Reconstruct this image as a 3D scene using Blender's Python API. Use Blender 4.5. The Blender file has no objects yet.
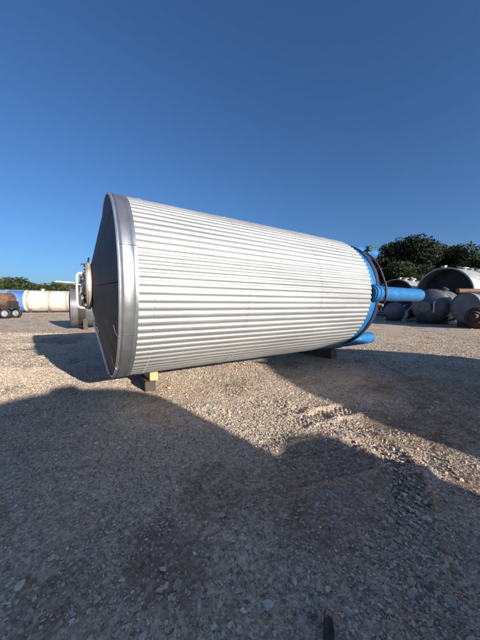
import bpy, bmesh, math, random
import numpy as np
from mathutils import Vector, Matrix

# ------------------------------------------------------------------ camera, sky, sun, exposure
scene = bpy.context.scene
W0, H0, FPX, PITCH, CAMH = 480.0, 640.0, 253.0, 0.059, 1.6
cam_data = bpy.data.cameras.new('camera')
cam_data.sensor_fit = 'HORIZONTAL'
cam_data.sensor_width = 36.0
cam_data.lens = FPX / W0 * 36.0
cam_data.clip_start = 0.05
cam_data.clip_end = 2000.0
cam = bpy.data.objects.new('camera', cam_data)
scene.collection.objects.link(cam)
cam.location = (0, 0, CAMH)
cam.rotation_euler = (math.pi / 2 - PITCH, 0, 0)
scene.camera = cam

SUN_EL = math.radians(16.0)
SHX, SHY = -0.70, 0.714                      # direction in which shadows fall on the ground
world = bpy.data.worlds.new('World')
scene.world = world
world.use_nodes = True
wn = world.node_tree
for n in list(wn.nodes):
    wn.nodes.remove(n)
sky = wn.nodes.new('ShaderNodeTexSky')
sky.sky_type = 'NISHITA'
sky.sun_disc = False
sky.sun_elevation = SUN_EL
sky.sun_rotation = math.atan2(-SHX, -SHY)    # clockwise from +Y, towards the sun
sky.altitude = 200.0
sky.air_density = 1.0
sky.dust_density = 2.0
sky.ozone_density = 7.0
bg = wn.nodes.new('ShaderNodeBackground')
bg.inputs['Strength'].default_value = 0.086
wo = wn.nodes.new('ShaderNodeOutputWorld')
wn.links.new(sky.outputs[0], bg.inputs[0])
wn.links.new(bg.outputs[0], wo.inputs[0])

sun_data = bpy.data.lights.new('sun', 'SUN')
sun_data.energy = 4.9
sun_data.angle = math.radians(0.55)
sun_data.color = (1.0, 0.945, 0.87)
sun = bpy.data.objects.new('sun', sun_data)
scene.collection.objects.link(sun)
sd = Vector((SHX * math.cos(SUN_EL), SHY * math.cos(SUN_EL), -math.sin(SUN_EL)))
sun.rotation_euler = sd.to_track_quat('-Z', 'Y').to_euler()
sun.location = (20, -20, 15)

vs = scene.view_settings
vs.view_transform = 'Standard'
vs.look = 'None'
vs.gamma = 1.0
vs.use_curve_mapping = False
vs.exposure = 0.85

rng = np.random.default_rng(7)
random.seed(7)
C = scene.collection

# ------------------------------------------------------------------ numpy noise and the terrain
_tabs = [rng.random((256, 256)) for _ in range(6)]
def vnoise(x, y, s, k=0):
    t = _tabs[k % 6]
    x = np.asarray(x, float) / s + 37.3 * (k + 1); y = np.asarray(y, float) / s + 11.7 * (k + 1)
    xi = np.floor(x).astype(int); yi = np.floor(y).astype(int)
    fx = x - xi; fy = y - yi
    fx = fx * fx * (3 - 2 * fx); fy = fy * fy * (3 - 2 * fy)
    a = t[xi % 256, yi % 256]; b = t[(xi + 1) % 256, yi % 256]
    c = t[xi % 256, (yi + 1) % 256]; d = t[(xi + 1) % 256, (yi + 1) % 256]
    return (a * (1 - fx) + b * fx) * (1 - fy) + (c * (1 - fx) + d * fx) * fy - 0.5

def ray(px, py):
    d = np.array([(px - 240) / FPX, 1.0, -(py - 320) / FPX])
    c, s = math.cos(PITCH), math.sin(PITCH)
    return np.array([d[0], d[1] * c + d[2] * s, -d[1] * s + d[2] * c])

def rise(x, y):
    r = np.sqrt(np.asarray(x, float) ** 2 + np.asarray(y, float) ** 2)
    t = np.clip((r - 14) / 46.0, 0, 1)
    return 0.55 * t

def gp(px, py):
    """where a pixel of the photograph meets the ground"""
    d = ray(px, py); z = 0.0
    for _ in range(60):
        t = (z - CAMH) / d[2]
        z = 0.5 * z + 0.5 * float(rise(d[0] * t, d[1] * t))
    return Vector((d[0] * t, d[1] * t, z))

def track(pts):
    p = np.array([gp(*q)[:2] for q in pts])
    out = []
    n = len(p)
    for i in range(n - 1):
        p0, p1, p2, p3 = p[max(i - 1, 0)], p[i], p[i + 1], p[min(i + 2, n - 1)]
        for t in np.linspace(0, 1, 14, endpoint=False):
            out.append(0.5 * ((2 * p1) + (-p0 + p2) * t + (2 * p0 - 5 * p1 + 4 * p2 - p3) * t * t + (-p0 + 3 * p1 - 3 * p2 + p3) * t ** 3))
    out.append(p[-1])
    return np.array(out)

TRACKS = [
    (track([(235, 398), (290, 411), (335, 424), (375, 440), (402, 465), (414, 505), (417, 545), (416, 575)]), 0.16, 0.032, 0.078),
    (track([(478, 415), (440, 408), (400, 406), (360, 408), (320, 416), (285, 428)]), 0.15, 0.030, 0.075),
    (track([(479, 436), (440, 412), (415, 390), (395, 372), (380, 360)]), 0.36, 0.032, 0.10),
    (track([(255, 480), (320, 462), (370, 452), (415, 452), (479, 470)]), 0.28, 0.038, 0.085),
    (track([(120, 640), (175, 540), (225, 470), (262, 430)]), 0.30, 0.018, 0.1),
]

def track_d(x, y, line):
    """distance to a track, signed side and length along it"""
    x = np.asarray(x, float).ravel(); y = np.asarray(y, float).ravel()
    best = np.full(x.shape, 1e9); al = np.zeros(x.shape); sg = np.zeros(x.shape)
    acc = 0.0
    for i in range(len(line) - 1):
        a = line[i]; b = line[i + 1]; ab = b - a; L = np.hypot(*ab) + 1e-9
        t = np.clip(((x - a[0]) * ab[0] + (y - a[1]) * ab[1]) / L ** 2, 0, 1)
        dx = x - a[0] - t * ab[0]; dy = y - a[1] - t * ab[1]
        d = np.hypot(dx, dy)
        m = d < best
        best = np.where(m, d, best); al = np.where(m, acc + t * L, al)
        sg = np.where(m, np.sign(dx * ab[1] - dy * ab[0]), sg)
        acc += L
    return best, al, sg, acc

def smooth(a, b, v):
    t = np.clip((v - a) / (b - a), 0, 1)
    return t * t * (3 - 2 * t)

ZONES = [(gp(335, 468), 0.75), (gp(300, 500), 0.55), (gp(440, 392), 1.35), (gp(410, 425), 0.6), (gp(215, 495), 0.45), (gp(470, 480), 0.35), (gp(170, 560), 0.35), (gp(60, 340), 1.2), (gp(385, 445), 0.4), (gp(455, 425), 0.7)]
def dirt(x, y):
    x = np.asarray(x, float); y = np.asarray(y, float)
    m = np.zeros(x.shape)
    w = vnoise(x, y, 0.45, 1) * 0.5 + vnoise(x, y, 0.12, 4) * 0.25
    for c, r in ZONES:
        m = np.maximum(m, 1 - smooth(0.55, 1.25, np.hypot(x - c.x, y - c.y) / r + w))
    return m

def terrain(x, y):
    x = np.asarray(x, float); y = np.asarray(y, float)
    sh = x.shape
    x = x.ravel(); y = y.ravel()
    r = np.hypot(x, y)
    z = rise(x, y)
    near = 1 - smooth(9, 30, r)
    z = z + vnoise(x, y, 2.4, 0) * 0.05 * near + vnoise(x, y, 0.7, 1) * 0.025 * near
    rough = smooth(-0.2, 0.25, vnoise(x, y, 1.3, 5)) * (1 - 0.8 * dirt(x, y))
    z = z + (vnoise(x, y, 0.17, 2) * 0.020 + vnoise(x, y, 0.07, 3) * 0.012) * near * (0.35 + 0.65 * rough)
    z = z + vnoise(x, y, 0.035, 4) * 0.006 * (1 - smooth(3, 7, r))
    idx = np.where((r < 14) & (y > 0.3))[0]
    if len(idx):
        xs = x[idx]; ys = y[idx]; zz = z[idx]
        for line, w, dep, per in TRACKS:
            d, al, sg, tot = track_d(xs, ys, line)
            fade = smooth(0, 0.5, al) * smooth(0, 0.5, tot - al) * (0.25 + 1.2 * (vnoise(xs, ys, 0.35, 2) + 0.5))
            wob = d + vnoise(xs, ys, 0.12, 1) * 0.05
            bed = 1 - smooth(w * 0.75, w * 1.05, wob)
            berm = np.exp(-((wob - w * 1.25) / (w * 0.28)) ** 2)
            if per < 0.08:
                bars = np.sin((al + sg * d * 0.7 + vnoise(xs, ys, 0.2, 3) * 0.05) * 2 * math.pi / per)
            else:
                bars = np.sin((sg * d + vnoise(xs, ys, 0.6, 3) * 0.05) * 2 * math.pi / (per * 0.9)) * 0.7
            zz = zz + fade * (-dep * 0.7 * bed + dep * 0.75 * berm * (1 + 0.9 * vnoise(xs, ys, 0.13, 4)) + bed * bars * dep * 0.42)
        # level where the timbers stand
        for (cx, cy) in ((-1.75, 4.95), (2.5, 7.75)):
            k = smooth(0.35, 0.9, np.hypot(xs - cx, ys - cy))
            zz = zz * k
        z[idx] = zz
    return z.reshape(sh)

def tz(x, y):
    return float(terrain(np.array([x]), np.array([y]))[0])

# ------------------------------------------------------------------ materials
def new_mat(name):
    m = bpy.data.materials.new(name)
    m.use_nodes = True
    nt = m.node_tree
    b = nt.nodes.get('Principled BSDF')
    return m, nt, b

def nd(nt, kind, **kw):
    n = nt.nodes.new(kind)
    for k, v in kw.items():
        if k.startswith('i_'):
            n.inputs[k[2:].replace('_', ' ')].default_value = v
        else:
            setattr(n, k, v)
    return n

def ramp(nt, fac, stops):
    r = nt.nodes.new('ShaderNodeValToRGB')
    cr = r.color_ramp
    while len(cr.elements) < len(stops):
        cr.elements.new(0.5)
    for e, (p, c) in zip(cr.elements, stops):
        e.position = p
        e.color = (c[0], c[1], c[2], 1) if not isinstance(c, (int, float)) else (c, c, c, 1)
    nt.links.new(fac, r.inputs[0])
    return r.outputs[0]

def worn(name, base, dark, metallic=0.0, rough=0.5, scale=3.0, stretch=(1, 1, 1), rvar=0.15, bump=0.15, fine=40.0, stops=(0.35, 0.7), spec=0.5):
    """a colour with blotchy wear, grain and uneven gloss"""
    m, nt, b = new_mat(name)
    tc = nd(nt, 'ShaderNodeTexCoord')
    mp = nd(nt, 'ShaderNodeMapping')
    mp.inputs['Scale'].default_value = stretch
    nt.links.new(tc.outputs['Object'], mp.inputs[0])
    n1 = nd(nt, 'ShaderNodeTexNoise', i_Scale=scale, i_Detail=8.0, i_Roughness=0.65)
    nt.links.new(mp.outputs[0], n1.inputs['Vector'])
    col = ramp(nt, n1.outputs[0], [(stops[0], dark), (stops[1], base)])
    nt.links.new(col, b.inputs['Base Color'])
    n2 = nd(nt, 'ShaderNodeTexNoise', i_Scale=fine, i_Detail=4.0)
    nt.links.new(mp.outputs[0], n2.inputs['Vector'])
    mr = nd(nt, 'ShaderNodeMapRange')
    mr.inputs['To Min'].default_value = max(0.05, rough - rvar)
    mr.inputs['To Max'].default_value = min(1.0, rough + rvar)
    nt.links.new(n1.outputs[0], mr.inputs[0])
    nt.links.new(mr.outputs[0], b.inputs['Roughness'])
    bp = nd(nt, 'ShaderNodeBump', i_Strength=bump, i_Distance=0.01)
    nt.links.new(n2.outputs[0], bp.inputs['Height'])
    nt.links.new(bp.outputs[0], b.inputs['Normal'])
    b.inputs['Metallic'].default_value = metallic
    b.inputs['Specular IOR Level'].default_value = spec
    return m

def chip(m, col, scale, lo, hi):
    """worn-through specks and scuffs of another colour"""
    nt = m.node_tree; b = nt.nodes['Principled BSDF']
    src = b.inputs['Base Color'].links[0].from_socket
    tc = nd(nt, 'ShaderNodeTexCoord')
    no = nd(nt, 'ShaderNodeTexNoise', i_Scale=scale, i_Detail=7.0, i_Roughness=0.7)
    nt.links.new(tc.outputs['Object'], no.inputs['Vector'])
    f = ramp(nt, no.outputs[0], [(lo, 0.0), (hi, 1.0)])
    mx = nd(nt, 'ShaderNodeMix', data_type='RGBA')
    nt.links.new(f, mx.inputs[0]); nt.links.new(src, mx.inputs[6]); mx.inputs[7].default_value = (*col, 1)
    nt.links.new(mx.outputs[2], b.inputs['Base Color'])

def ground_mat():
    m, nt, b = new_mat('gravel_dirt')
    tc = nd(nt, 'ShaderNodeTexCoord')
    P = tc.outputs['Object']
    big = nd(nt, 'ShaderNodeTexNoise', i_Scale=0.33, i_Detail=5.0, i_Roughness=0.6)
    mid = nd(nt, 'ShaderNodeTexNoise', i_Scale=3.1, i_Detail=7.0, i_Roughness=0.7)
    fin = nd(nt, 'ShaderNodeTexNoise', i_Scale=55.0, i_Detail=5.0, i_Roughness=0.75)
    vor = nd(nt, 'ShaderNodeTexVoronoi', i_Scale=38.0)
    vor2 = nd(nt, 'ShaderNodeTexVoronoi', i_Scale=14.0)
    for n in (big, mid, fin, vor, vor2):
        nt.links.new(P, n.inputs['Vector'])
    tone = ramp(nt, mid.outputs[0], [(0.25, (0.38, 0.275, 0.19)), (0.5, (0.56, 0.425, 0.30)), (0.75, (0.64, 0.51, 0.375))])
    grey = ramp(nt, mid.outputs[0], [(0.3, (0.34, 0.265, 0.20)), (0.7, (0.58, 0.475, 0.37))])
    bf = ramp(nt, big.outputs[0], [(0.42, 0.0), (0.62, 0.8)])
    mx = nd(nt, 'ShaderNodeMix', data_type='RGBA')
    nt.links.new(bf, mx.inputs[0]); nt.links.new(tone, mx.inputs[6]); nt.links.new(grey, mx.inputs[7])
    at = nd(nt, 'ShaderNodeAttribute', attribute_name='dirt')
    soil = ramp(nt, mid.outputs[0], [(0.3, (0.22, 0.155, 0.115)), (0.7, (0.38, 0.28, 0.21))])
    mxd = nd(nt, 'ShaderNodeMix', data_type='RGBA')
    df = nd(nt, 'ShaderNodeMath', operation='MULTIPLY'); df.inputs[1].default_value = 0.85
    nt.links.new(at.outputs['Fac'], df.inputs[0])
    nt.links.new(df.outputs[0], mxd.inputs[0]); nt.links.new(mx.outputs[2], mxd.inputs[6]); nt.links.new(soil, mxd.inputs[7])
    mx = mxd
    # stone-to-stone variation
    sv = nd(nt, 'ShaderNodeSeparateColor')
    nt.links.new(vor.outputs['Color'], sv.inputs[0])
    st = ramp(nt, sv.outputs[0], [(0.0, 0.62), (0.55, 0.95), (1.0, 1.4)])
    mul = nd(nt, 'ShaderNodeMix', data_type='RGBA', blend_type='MULTIPLY')
    mul.inputs[0].default_value = 0.85
    nt.links.new(mx.outputs[2], mul.inputs[6]); nt.links.new(st, mul.inputs[7])
    fr = ramp(nt, fin.outputs[0], [(0.3, 0.7), (0.7, 1.25)])
    mul2 = nd(nt, 'ShaderNodeMix', data_type='RGBA', blend_type='MULTIPLY')
    mul2.inputs[0].default_value = 0.8
    nt.links.new(mul.outputs[2], mul2.inputs[6]); nt.links.new(fr, mul2.inputs[7])
    pt = nd(nt, 'ShaderNodeTexNoise', i_Scale=1.15, i_Detail=6.0, i_Roughness=0.62, i_Distortion=0.6)
    nt.links.new(P, pt.inputs['Vector'])
    pr = ramp(nt, pt.outputs[0], [(0.34, (0.58, 0.54, 0.52)), (0.47, (1.0, 1.0, 1.0))])
    mul3 = nd(nt, 'ShaderNodeMix', data_type='RGBA', blend_type='MULTIPLY')
    mul3.inputs[0].default_value = 1.0
    nt.links.new(mul2.outputs[2], mul3.inputs[6]); nt.links.new(pr, mul3.inputs[7])
    nt.links.new(mul3.outputs[2], b.inputs['Base Color'])
    b.inputs['Roughness'].default_value = 0.95
    b.inputs['Specular IOR Level'].default_value = 0.15
    # relief
    inv = nd(nt, 'ShaderNodeMath', operation='MULTIPLY_ADD')
    inv.inputs[1].default_value = -0.9; inv.inputs[2].default_value = 1.0
    nt.links.new(vor.outputs['Distance'], inv.inputs[0])
    ad = nd(nt, 'ShaderNodeMath', operation='MULTIPLY_ADD')
    ad.inputs[1].default_value = 0.8
    nt.links.new(fin.outputs[0], ad.inputs[0]); nt.links.new(inv.outputs[0], ad.inputs[2])
    ad2 = nd(nt, 'ShaderNodeMath', operation='MULTIPLY_ADD')
    ad2.inputs[1].default_value = -1.0
    nt.links.new(vor2.outputs['Distance'], ad2.inputs[0]); nt.links.new(ad.outputs[0], ad2.inputs[2])
    bp = nd(nt, 'ShaderNodeBump', i_Strength=0.9, i_Distance=0.016)
    nt.links.new(ad2.outputs[0], bp.inputs['Height'])
    nt.links.new(bp.outputs[0], b.inputs['Normal'])
    return m

def stone_mat():
    m, nt, b = new_mat('loose_stone')
    oi = nd(nt, 'ShaderNodeObjectInfo')
    tc = nd(nt, 'ShaderNodeTexCoord')
    no = nd(nt, 'ShaderNodeTexNoise', i_Scale=2.5, i_Detail=5.0)
    nt.links.new(tc.outputs['Object'], no.inputs['Vector'])
    col = ramp(nt, oi.outputs['Random'], [(0.0, (0.20, 0.155, 0.12)), (0.3, (0.42, 0.33, 0.245)), (0.65, (0.54, 0.42, 0.305)), (0.92, (0.56, 0.47, 0.375)), (1.0, (0.64, 0.60, 0.53))])
    fr = ramp(nt, no.outputs[0], [(0.3, 0.7), (0.7, 1.2)])
    mul = nd(nt, 'ShaderNodeMix', data_type='RGBA', blend_type='MULTIPLY')
    mul.inputs[0].default_value = 1.0
    nt.links.new(col, mul.inputs[6]); nt.links.new(fr, mul.inputs[7])
    nt.links.new(mul.outputs[2], b.inputs['Base Color'])
    b.inputs['Roughness'].default_value = 0.9
    b.inputs['Specular IOR Level'].default_value = 0.2
    return m

def leaf_mat(name, c0, c1):
    m, nt, b = new_mat(name)
    ge = nd(nt, 'ShaderNodeNewGeometry')
    tc = nd(nt, 'ShaderNodeTexCoord')
    no = nd(nt, 'ShaderNodeTexNoise', i_Scale=0.5, i_Detail=3.0)
    nt.links.new(tc.outputs['Object'], no.inputs['Vector'])
    ad = nd(nt, 'ShaderNodeMath', operation='MULTIPLY_ADD')
    ad.inputs[1].default_value = 0.5
    nt.links.new(ge.outputs['Random Per Island'], ad.inputs[0]); 
    sc = nd(nt, 'ShaderNodeMath', operation='MULTIPLY'); sc.inputs[1].default_value = 0.5
    nt.links.new(no.outputs[0], sc.inputs[0]); nt.links.new(sc.outputs[0], ad.inputs[2])
    col = ramp(nt, ad.outputs[0], [(0.2, c0), (0.75, c1)])
    nt.links.new(col, b.inputs['Base Color'])
    b.inputs['Roughness'].default_value = 0.7
    b.inputs['Specular IOR Level'].default_value = 0.2
    tr = nd(nt, 'ShaderNodeBsdfTranslucent')
    nt.links.new(col, tr.inputs[0])
    ms = nd(nt, 'ShaderNodeMixShader'); ms.inputs[0].default_value = 0.2
    nt.links.new(b.outputs[0], ms.inputs[1]); nt.links.new(tr.outputs[0], ms.inputs[2])
    out = nt.nodes['Material Output']
    nt.links.new(ms.outputs[0], out.inputs[0])
    return m

M = {}
M['ground'] = ground_mat()
M['stone'] = stone_mat()
M['clad'] = worn('mill_finish_aluminium', (0.435, 0.43, 0.415), (0.335, 0.33, 0.32), 0.66, 0.54, 1.6, (0.35, 2.0, 2.0), 0.08, 0.10, 60.0)
M['band'] = worn('smooth_aluminium_band', (0.50, 0.505, 0.50), (0.40, 0.405, 0.41), 0.9, 0.40, 2.5, (1, 1, 1), 0.10, 0.12, 25.0)
M['rim'] = worn('bright_rim_metal', (0.72, 0.71, 0.69), (0.55, 0.55, 0.54), 0.85, 0.38, 4.0)
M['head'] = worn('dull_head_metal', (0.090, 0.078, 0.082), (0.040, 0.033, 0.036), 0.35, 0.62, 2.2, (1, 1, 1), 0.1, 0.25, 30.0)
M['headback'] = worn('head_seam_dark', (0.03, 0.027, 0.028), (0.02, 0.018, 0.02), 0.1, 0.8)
M['flange'] = worn('pale_flange_metal', (0.56, 0.52, 0.46), (0.36, 0.31, 0.25), 0.5, 0.45, 6.0)
M['gasket'] = worn('brown_rusty_gasket', (0.20, 0.105, 0.05), (0.10, 0.055, 0.03), 0.1, 0.8, 8.0)
M['white_pipe'] = worn('white_painted_pipe', (0.78, 0.77, 0.74), (0.60, 0.58, 0.54), 0.0, 0.4, 7.0)
M['dark_fit'] = worn('dark_grimy_fitting', (0.13, 0.11, 0.10), (0.05, 0.042, 0.04), 0.5, 0.5, 7.0)
M['steel'] = worn('stainless_fitting', (0.55, 0.54, 0.53), (0.36, 0.34, 0.33), 0.9, 0.35, 6.0)
M['blue'] = worn('blue_paint', (0.014, 0.145, 0.345), (0.012, 0.095, 0.24), 0.0, 0.45, 5.0, (1, 1, 1), 0.1, 0.06, 30.0)
M['blue_light'] = worn('blue_paint_light_streak', (0.08, 0.30, 0.52), (0.04, 0.24, 0.52), 0.0, 0.45, 5.0)  # paler copy of the blue, for streaks of light by the cladding
M['navy'] = worn('dark_sealant_edge', (0.010, 0.026, 0.070), (0.006, 0.014, 0.036), 0.0, 0.7, 5.0)
M['hose'] = worn('dark_brown_cable', (0.060, 0.035, 0.030), (0.025, 0.016, 0.015), 0.0, 0.6, 9.0)
M['green'] = worn('weathered_green_valve', (0.10, 0.17, 0.15), (0.04, 0.06, 0.055), 0.2, 0.5, 8.0)
M['timber_new'] = worn('yellow_pine_timber', (0.62, 0.43, 0.20), (0.44, 0.27, 0.11), 0.0, 0.75, 4.0, (1, 8, 8), 0.1, 0.5, 18.0)
M['timber_old'] = worn('dark_weathered_timber', (0.10, 0.075, 0.055), (0.045, 0.034, 0.027), 0.0, 0.85, 4.0, (1, 8, 8), 0.1, 0.6, 18.0)
M['timber_brown'] = worn('reddish_brown_timber', (0.16, 0.085, 0.06), (0.07, 0.04, 0.03), 0.0, 0.85, 4.0, (1, 8, 8), 0.1, 0.6, 18.0)
M['pale_tank'] = worn('cream_stained_tank', (0.50, 0.475, 0.42), (0.34, 0.31, 0.26), 0.0, 0.6, 0.9, (0.6, 1, 2.2), 0.1, 0.1, 12.0, (0.3, 0.55))
M['stain_band'] = worn('rust_stained_band', (0.46, 0.34, 0.22), (0.27, 0.17, 0.10), 0.0, 0.7, 1.5)
M['far_blue'] = worn('faded_blue_tank', (0.09, 0.21, 0.44), (0.04, 0.10, 0.27), 0.0, 0.5, 0.7, (1, 1, 0.6), 0.1, 0.1, 12.0)
M['slate'] = worn('slate_blue_tank', (0.21, 0.28, 0.38), (0.14, 0.19, 0.27), 0.0, 0.6, 0.8)
M['rust'] = worn('rusty_brown_steel', (0.21, 0.105, 0.06), (0.085, 0.045, 0.03), 0.1, 0.8, 2.0)
M['darkrust'] = worn('dark_oxide_steel', (0.060, 0.040, 0.042), (0.026, 0.020, 0.022), 0.2, 0.7, 2.0)
M['grey_steel'] = worn('dull_grey_steel', (0.20, 0.20, 0.21), (0.10, 0.098, 0.102), 0.5, 0.5, 1.5)
M['mauve'] = worn('mauve_grey_steel', (0.23, 0.22, 0.235), (0.12, 0.115, 0.13), 0.3, 0.55, 1.8)
M['silver'] = worn('weathered_silver_tank', (0.48, 0.47, 0.45), (0.30, 0.29, 0.275), 0.5, 0.5, 1.2, (0.5, 1, 1))
M['black'] = worn('black_rubber', (0.025, 0.025, 0.027), (0.012, 0.012, 0.013), 0.0, 0.7, 6.0)
M['shade_metal'] = worn('shaded_inner_metal', (0.06, 0.055, 0.055), (0.03, 0.027, 0.027), 0.1, 0.8, 1.5)  # shade of the tank ends put into a dark base colour
M['bark'] = worn('bark', (0.11, 0.08, 0.055), (0.05, 0.038, 0.028), 0.0, 0.95, 3.0)
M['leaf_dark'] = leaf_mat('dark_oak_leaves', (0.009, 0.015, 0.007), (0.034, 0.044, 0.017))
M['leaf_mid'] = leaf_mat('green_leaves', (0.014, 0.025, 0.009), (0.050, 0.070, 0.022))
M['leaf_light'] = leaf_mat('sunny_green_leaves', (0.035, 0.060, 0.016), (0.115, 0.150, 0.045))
M['pale_stone'] = worn('pale_limestone', (0.62, 0.55, 0.46), (0.46, 0.39, 0.31), 0.0, 0.9, 3.0, spec=0.2)
M['grey_stone'] = worn('grey_limestone', (0.46, 0.39, 0.315), (0.29, 0.235, 0.18), 0.0, 0.9, 3.0, spec=0.2)
M['weed'] = leaf_mat('dry_weeds', (0.08, 0.10, 0.04), (0.22, 0.22, 0.10))
M['shoe_dark'] = worn('dark_navy_rubber', (0.015, 0.020, 0.030), (0.008, 0.010, 0.015), 0.0, 0.75, 12.0)
M['shoe_tip'] = worn('plum_brown_tip', (0.13, 0.065, 0.085), (0.07, 0.035, 0.04), 0.0, 0.5, 30.0)
M['tan_tip'] = worn('tan_leather', (0.42, 0.27, 0.15), (0.28, 0.16, 0.08), 0.0, 0.5, 30.0)

chip(M['blue'], (0.16, 0.20, 0.24), 4.0, 0.60, 0.68)
chip(M['far_blue'], (0.45, 0.42, 0.36), 1.2, 0.58, 0.66)
chip(M['silver'], (0.20, 0.15, 0.11), 1.4, 0.60, 0.70)
chip(M['grey_steel'], (0.13, 0.085, 0.06), 2.2, 0.58, 0.68)
chip(M['mauve'], (0.10, 0.065, 0.055), 2.4, 0.56, 0.68)
chip(M['head'], (0.13, 0.09, 0.075), 3.0, 0.60, 0.70)
chip(M['pale_tank'], (0.24, 0.16, 0.10), 1.6, 0.60, 0.68)

# ------------------------------------------------------------------ building helpers
def link(name, me, m, parent=None, smooth_on=False):
    o = bpy.data.objects.new(name, me)
    C.objects.link(o)
    if m is not None and not me.materials:
        me.materials.append(m)
    if parent is not None:
        o.parent = parent
    if smooth_on:
        me.polygons.foreach_set('use_smooth', [True] * len(me.polygons))
    return o

def tag(o, label=None, cat=None, group=None, kind=None):
    if label: o['label'] = label
    if cat: o['category'] = cat
    if group: o['group'] = group
    if kind: o['kind'] = kind
    return o

def thing(name, label, cat, loc=(0, 0, 0), rz=0.0, group=None):
    o = bpy.data.objects.new(name, None)
    C.objects.link(o)
    o.empty_display_size = 0.2
    o.location = loc
    o.rotation_euler = (0, 0, rz)
    return tag(o, label, cat, group)

def from_bm(name, bm, m, parent=None, smooth_on=False, angle=None):
    me = bpy.data.meshes.new(name)
    bmesh.ops.recalc_face_normals(bm, faces=bm.faces)
    bm.to_mesh(me); bm.free()
    o = link(name, me, m, parent, smooth_on)
    if angle is not None:
        me.polygons.foreach_set('use_smooth', [True] * len(me.polygons))
        me.set_sharp_from_angle(angle=math.radians(angle))
    return o

def lathe(name, prof, m, parent, axis='X', center=(0, 0, 0), seg=64, a0=0.0, a1=2 * math.pi, rfun=None, angle=35):
    """closed profile [(along, radius)] turned round an axis; sector when a1-a0 < 2 pi"""
    full = abs(a1 - a0 - 2 * math.pi) < 1e-6
    n = seg if full else seg + 1
    bm = bmesh.new()
    rings = []
    for i in range(n):
        a = a0 + (a1 - a0) * i / seg
        c, s = math.cos(a), math.sin(a)
        row = []
        for (t, r) in prof:
            rr = r if rfun is None else rfun(a, t, r)
            if axis == 'X': p = (t, -rr * c, rr * s)
            elif axis == 'Y': p = (rr * c, t, rr * s)
            else: p = (rr * c, rr * s, t)
            row.append(bm.verts.new((center[0] + p[0], center[1] + p[1], center[2] + p[2])))
        rings.append(row)
    k = len(prof)
    for i in range(seg):
        A = rings[i]; B = rings[(i + 1) % n]
        for j in range(k):
            j2 = (j + 1) % k
            try: bm.faces.new((A[j], B[j], B[j2], A[j2]))
            except ValueError: pass
    if not full:
        bm.faces.new(rings[0]); bm.faces.new(rings[-1][::-1])
    bmesh.ops.remove_doubles(bm, verts=bm.verts, dist=1e-5)
    return from_bm(name, bm, m, parent, angle=angle)

def tube(name, pts, r, m, parent, seg=14, caps=True, angle=40):
    """round bar through points; r a number or a list"""
    pts = [Vector(p) for p in pts]
    rs = r if isinstance(r, (list, tuple)) else [r] * len(pts)
    bm = bmesh.new()
    rings = []
    up = None
    for i, p in enumerate(pts):
        d = (pts[min(i + 1, len(pts) - 1)] - pts[max(i - 1, 0)]).normalized()
        if up is None:
            up = Vector((0, 0, 1)) if abs(d.z) < 0.9 else Vector((1, 0, 0))
        x = d.cross(up).normalized(); y = x.cross(d).normalized(); up = y
        rings.append([bm.verts.new(p + rs[i] * (math.cos(2 * math.pi * k / seg) * x + math.sin(2 * math.pi * k / seg) * y)) for k in range(seg)])
    for a, b in zip(rings, rings[1:]):
        for k in range(seg):
            bm.faces.new((a[k], a[(k + 1) % seg], b[(k + 1) % seg], b[k]))
    if caps:
        bm.faces.new(rings[0][::-1]); bm.faces.new(rings[-1])
    return from_bm(name, bm, m, parent, angle=angle)

def box(name, size, m, parent, loc=(0, 0, 0), rot=(0, 0, 0), bevel=0.01, jitter=0.0):
    bm = bmesh.new()
    bmesh.ops.create_cube(bm, size=1.0)
    for v in bm.verts:
        v.co = Vector((v.co.x * size[0], v.co.y * size[1], v.co.z * size[2]))
        if jitter: v.co += Vector((random.uniform(-1, 1), random.uniform(-1, 1), random.uniform(-1, 1))) * jitter
    if bevel:
        bmesh.ops.bevel(bm, geom=list(bm.edges), offset=bevel, segments=2, affect='EDGES')
    o = from_bm(name, bm, m, parent, angle=40)
    o.location = loc; o.rotation_euler = rot
    return o

def bent(pts, n=6, rad=0.08):
    """round the corners of a polyline"""
    pts = [Vector(p) for p in pts]
    out = [pts[0]]
    for a, b, c in zip(pts, pts[1:], pts[2:]):
        u = (a - b).normalized() * min(rad, (a - b).length * 0.45); v = (c - b).normalized() * min(rad, (c - b).length * 0.45)
        for i in range(n + 1):
            t = i / n
            out.append((b + u) * (1 - t) ** 2 + b * 2 * t * (1 - t) + (b + v) * t * t)
    out.append(pts[-1])
    return out

# ------------------------------------------------------------------ ground
def axis_pts(lo_near, hi_near, step, grow, lim, far_grow):
    v = list(np.arange(lo_near, hi_near, step))
    s = v[-1]
    while s < 14: s += max(step, grow * s); v.append(s)
    while s < lim: s += max(0.3, far_grow * s); v.append(s)
    return v
yp = axis_pts(0.9, 2.6, 0.018, 0.0075, 900, 0.06)
yn = [0.9 - q for q in np.cumsum(np.geomspace(0.04, 8, 40))]
ys = np.array(sorted(yn + yp))
xp = axis_pts(0.0, 1.7, 0.018, 0.011, 900, 0.06)
xs = np.array(sorted([-q for q in xp[1:]] + xp))
X, Y = np.meshgrid(xs, ys)
Z = terrain(X, Y)
nx, ny = len(xs), len(ys)
verts = np.stack([X, Y, Z], -1).reshape(-1, 3)
ii = np.arange((ny - 1) * (nx - 1))
q0 = (ii // (nx - 1)) * nx + ii % (nx - 1)
quads = np.stack([q0, q0 + 1, q0 + 1 + nx, q0 + nx], 1)
gm = bpy.data.meshes.new('gravel_yard_ground')
gm.vertices.add(len(verts)); gm.vertices.foreach_set('co', verts.ravel())
gm.loops.add(quads.size); gm.loops.foreach_set('vertex_index', quads.ravel().astype(np.int32))
gm.polygons.add(len(quads))
gm.polygons.foreach_set('loop_start', np.arange(0, quads.size, 4, dtype=np.int32))
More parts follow.
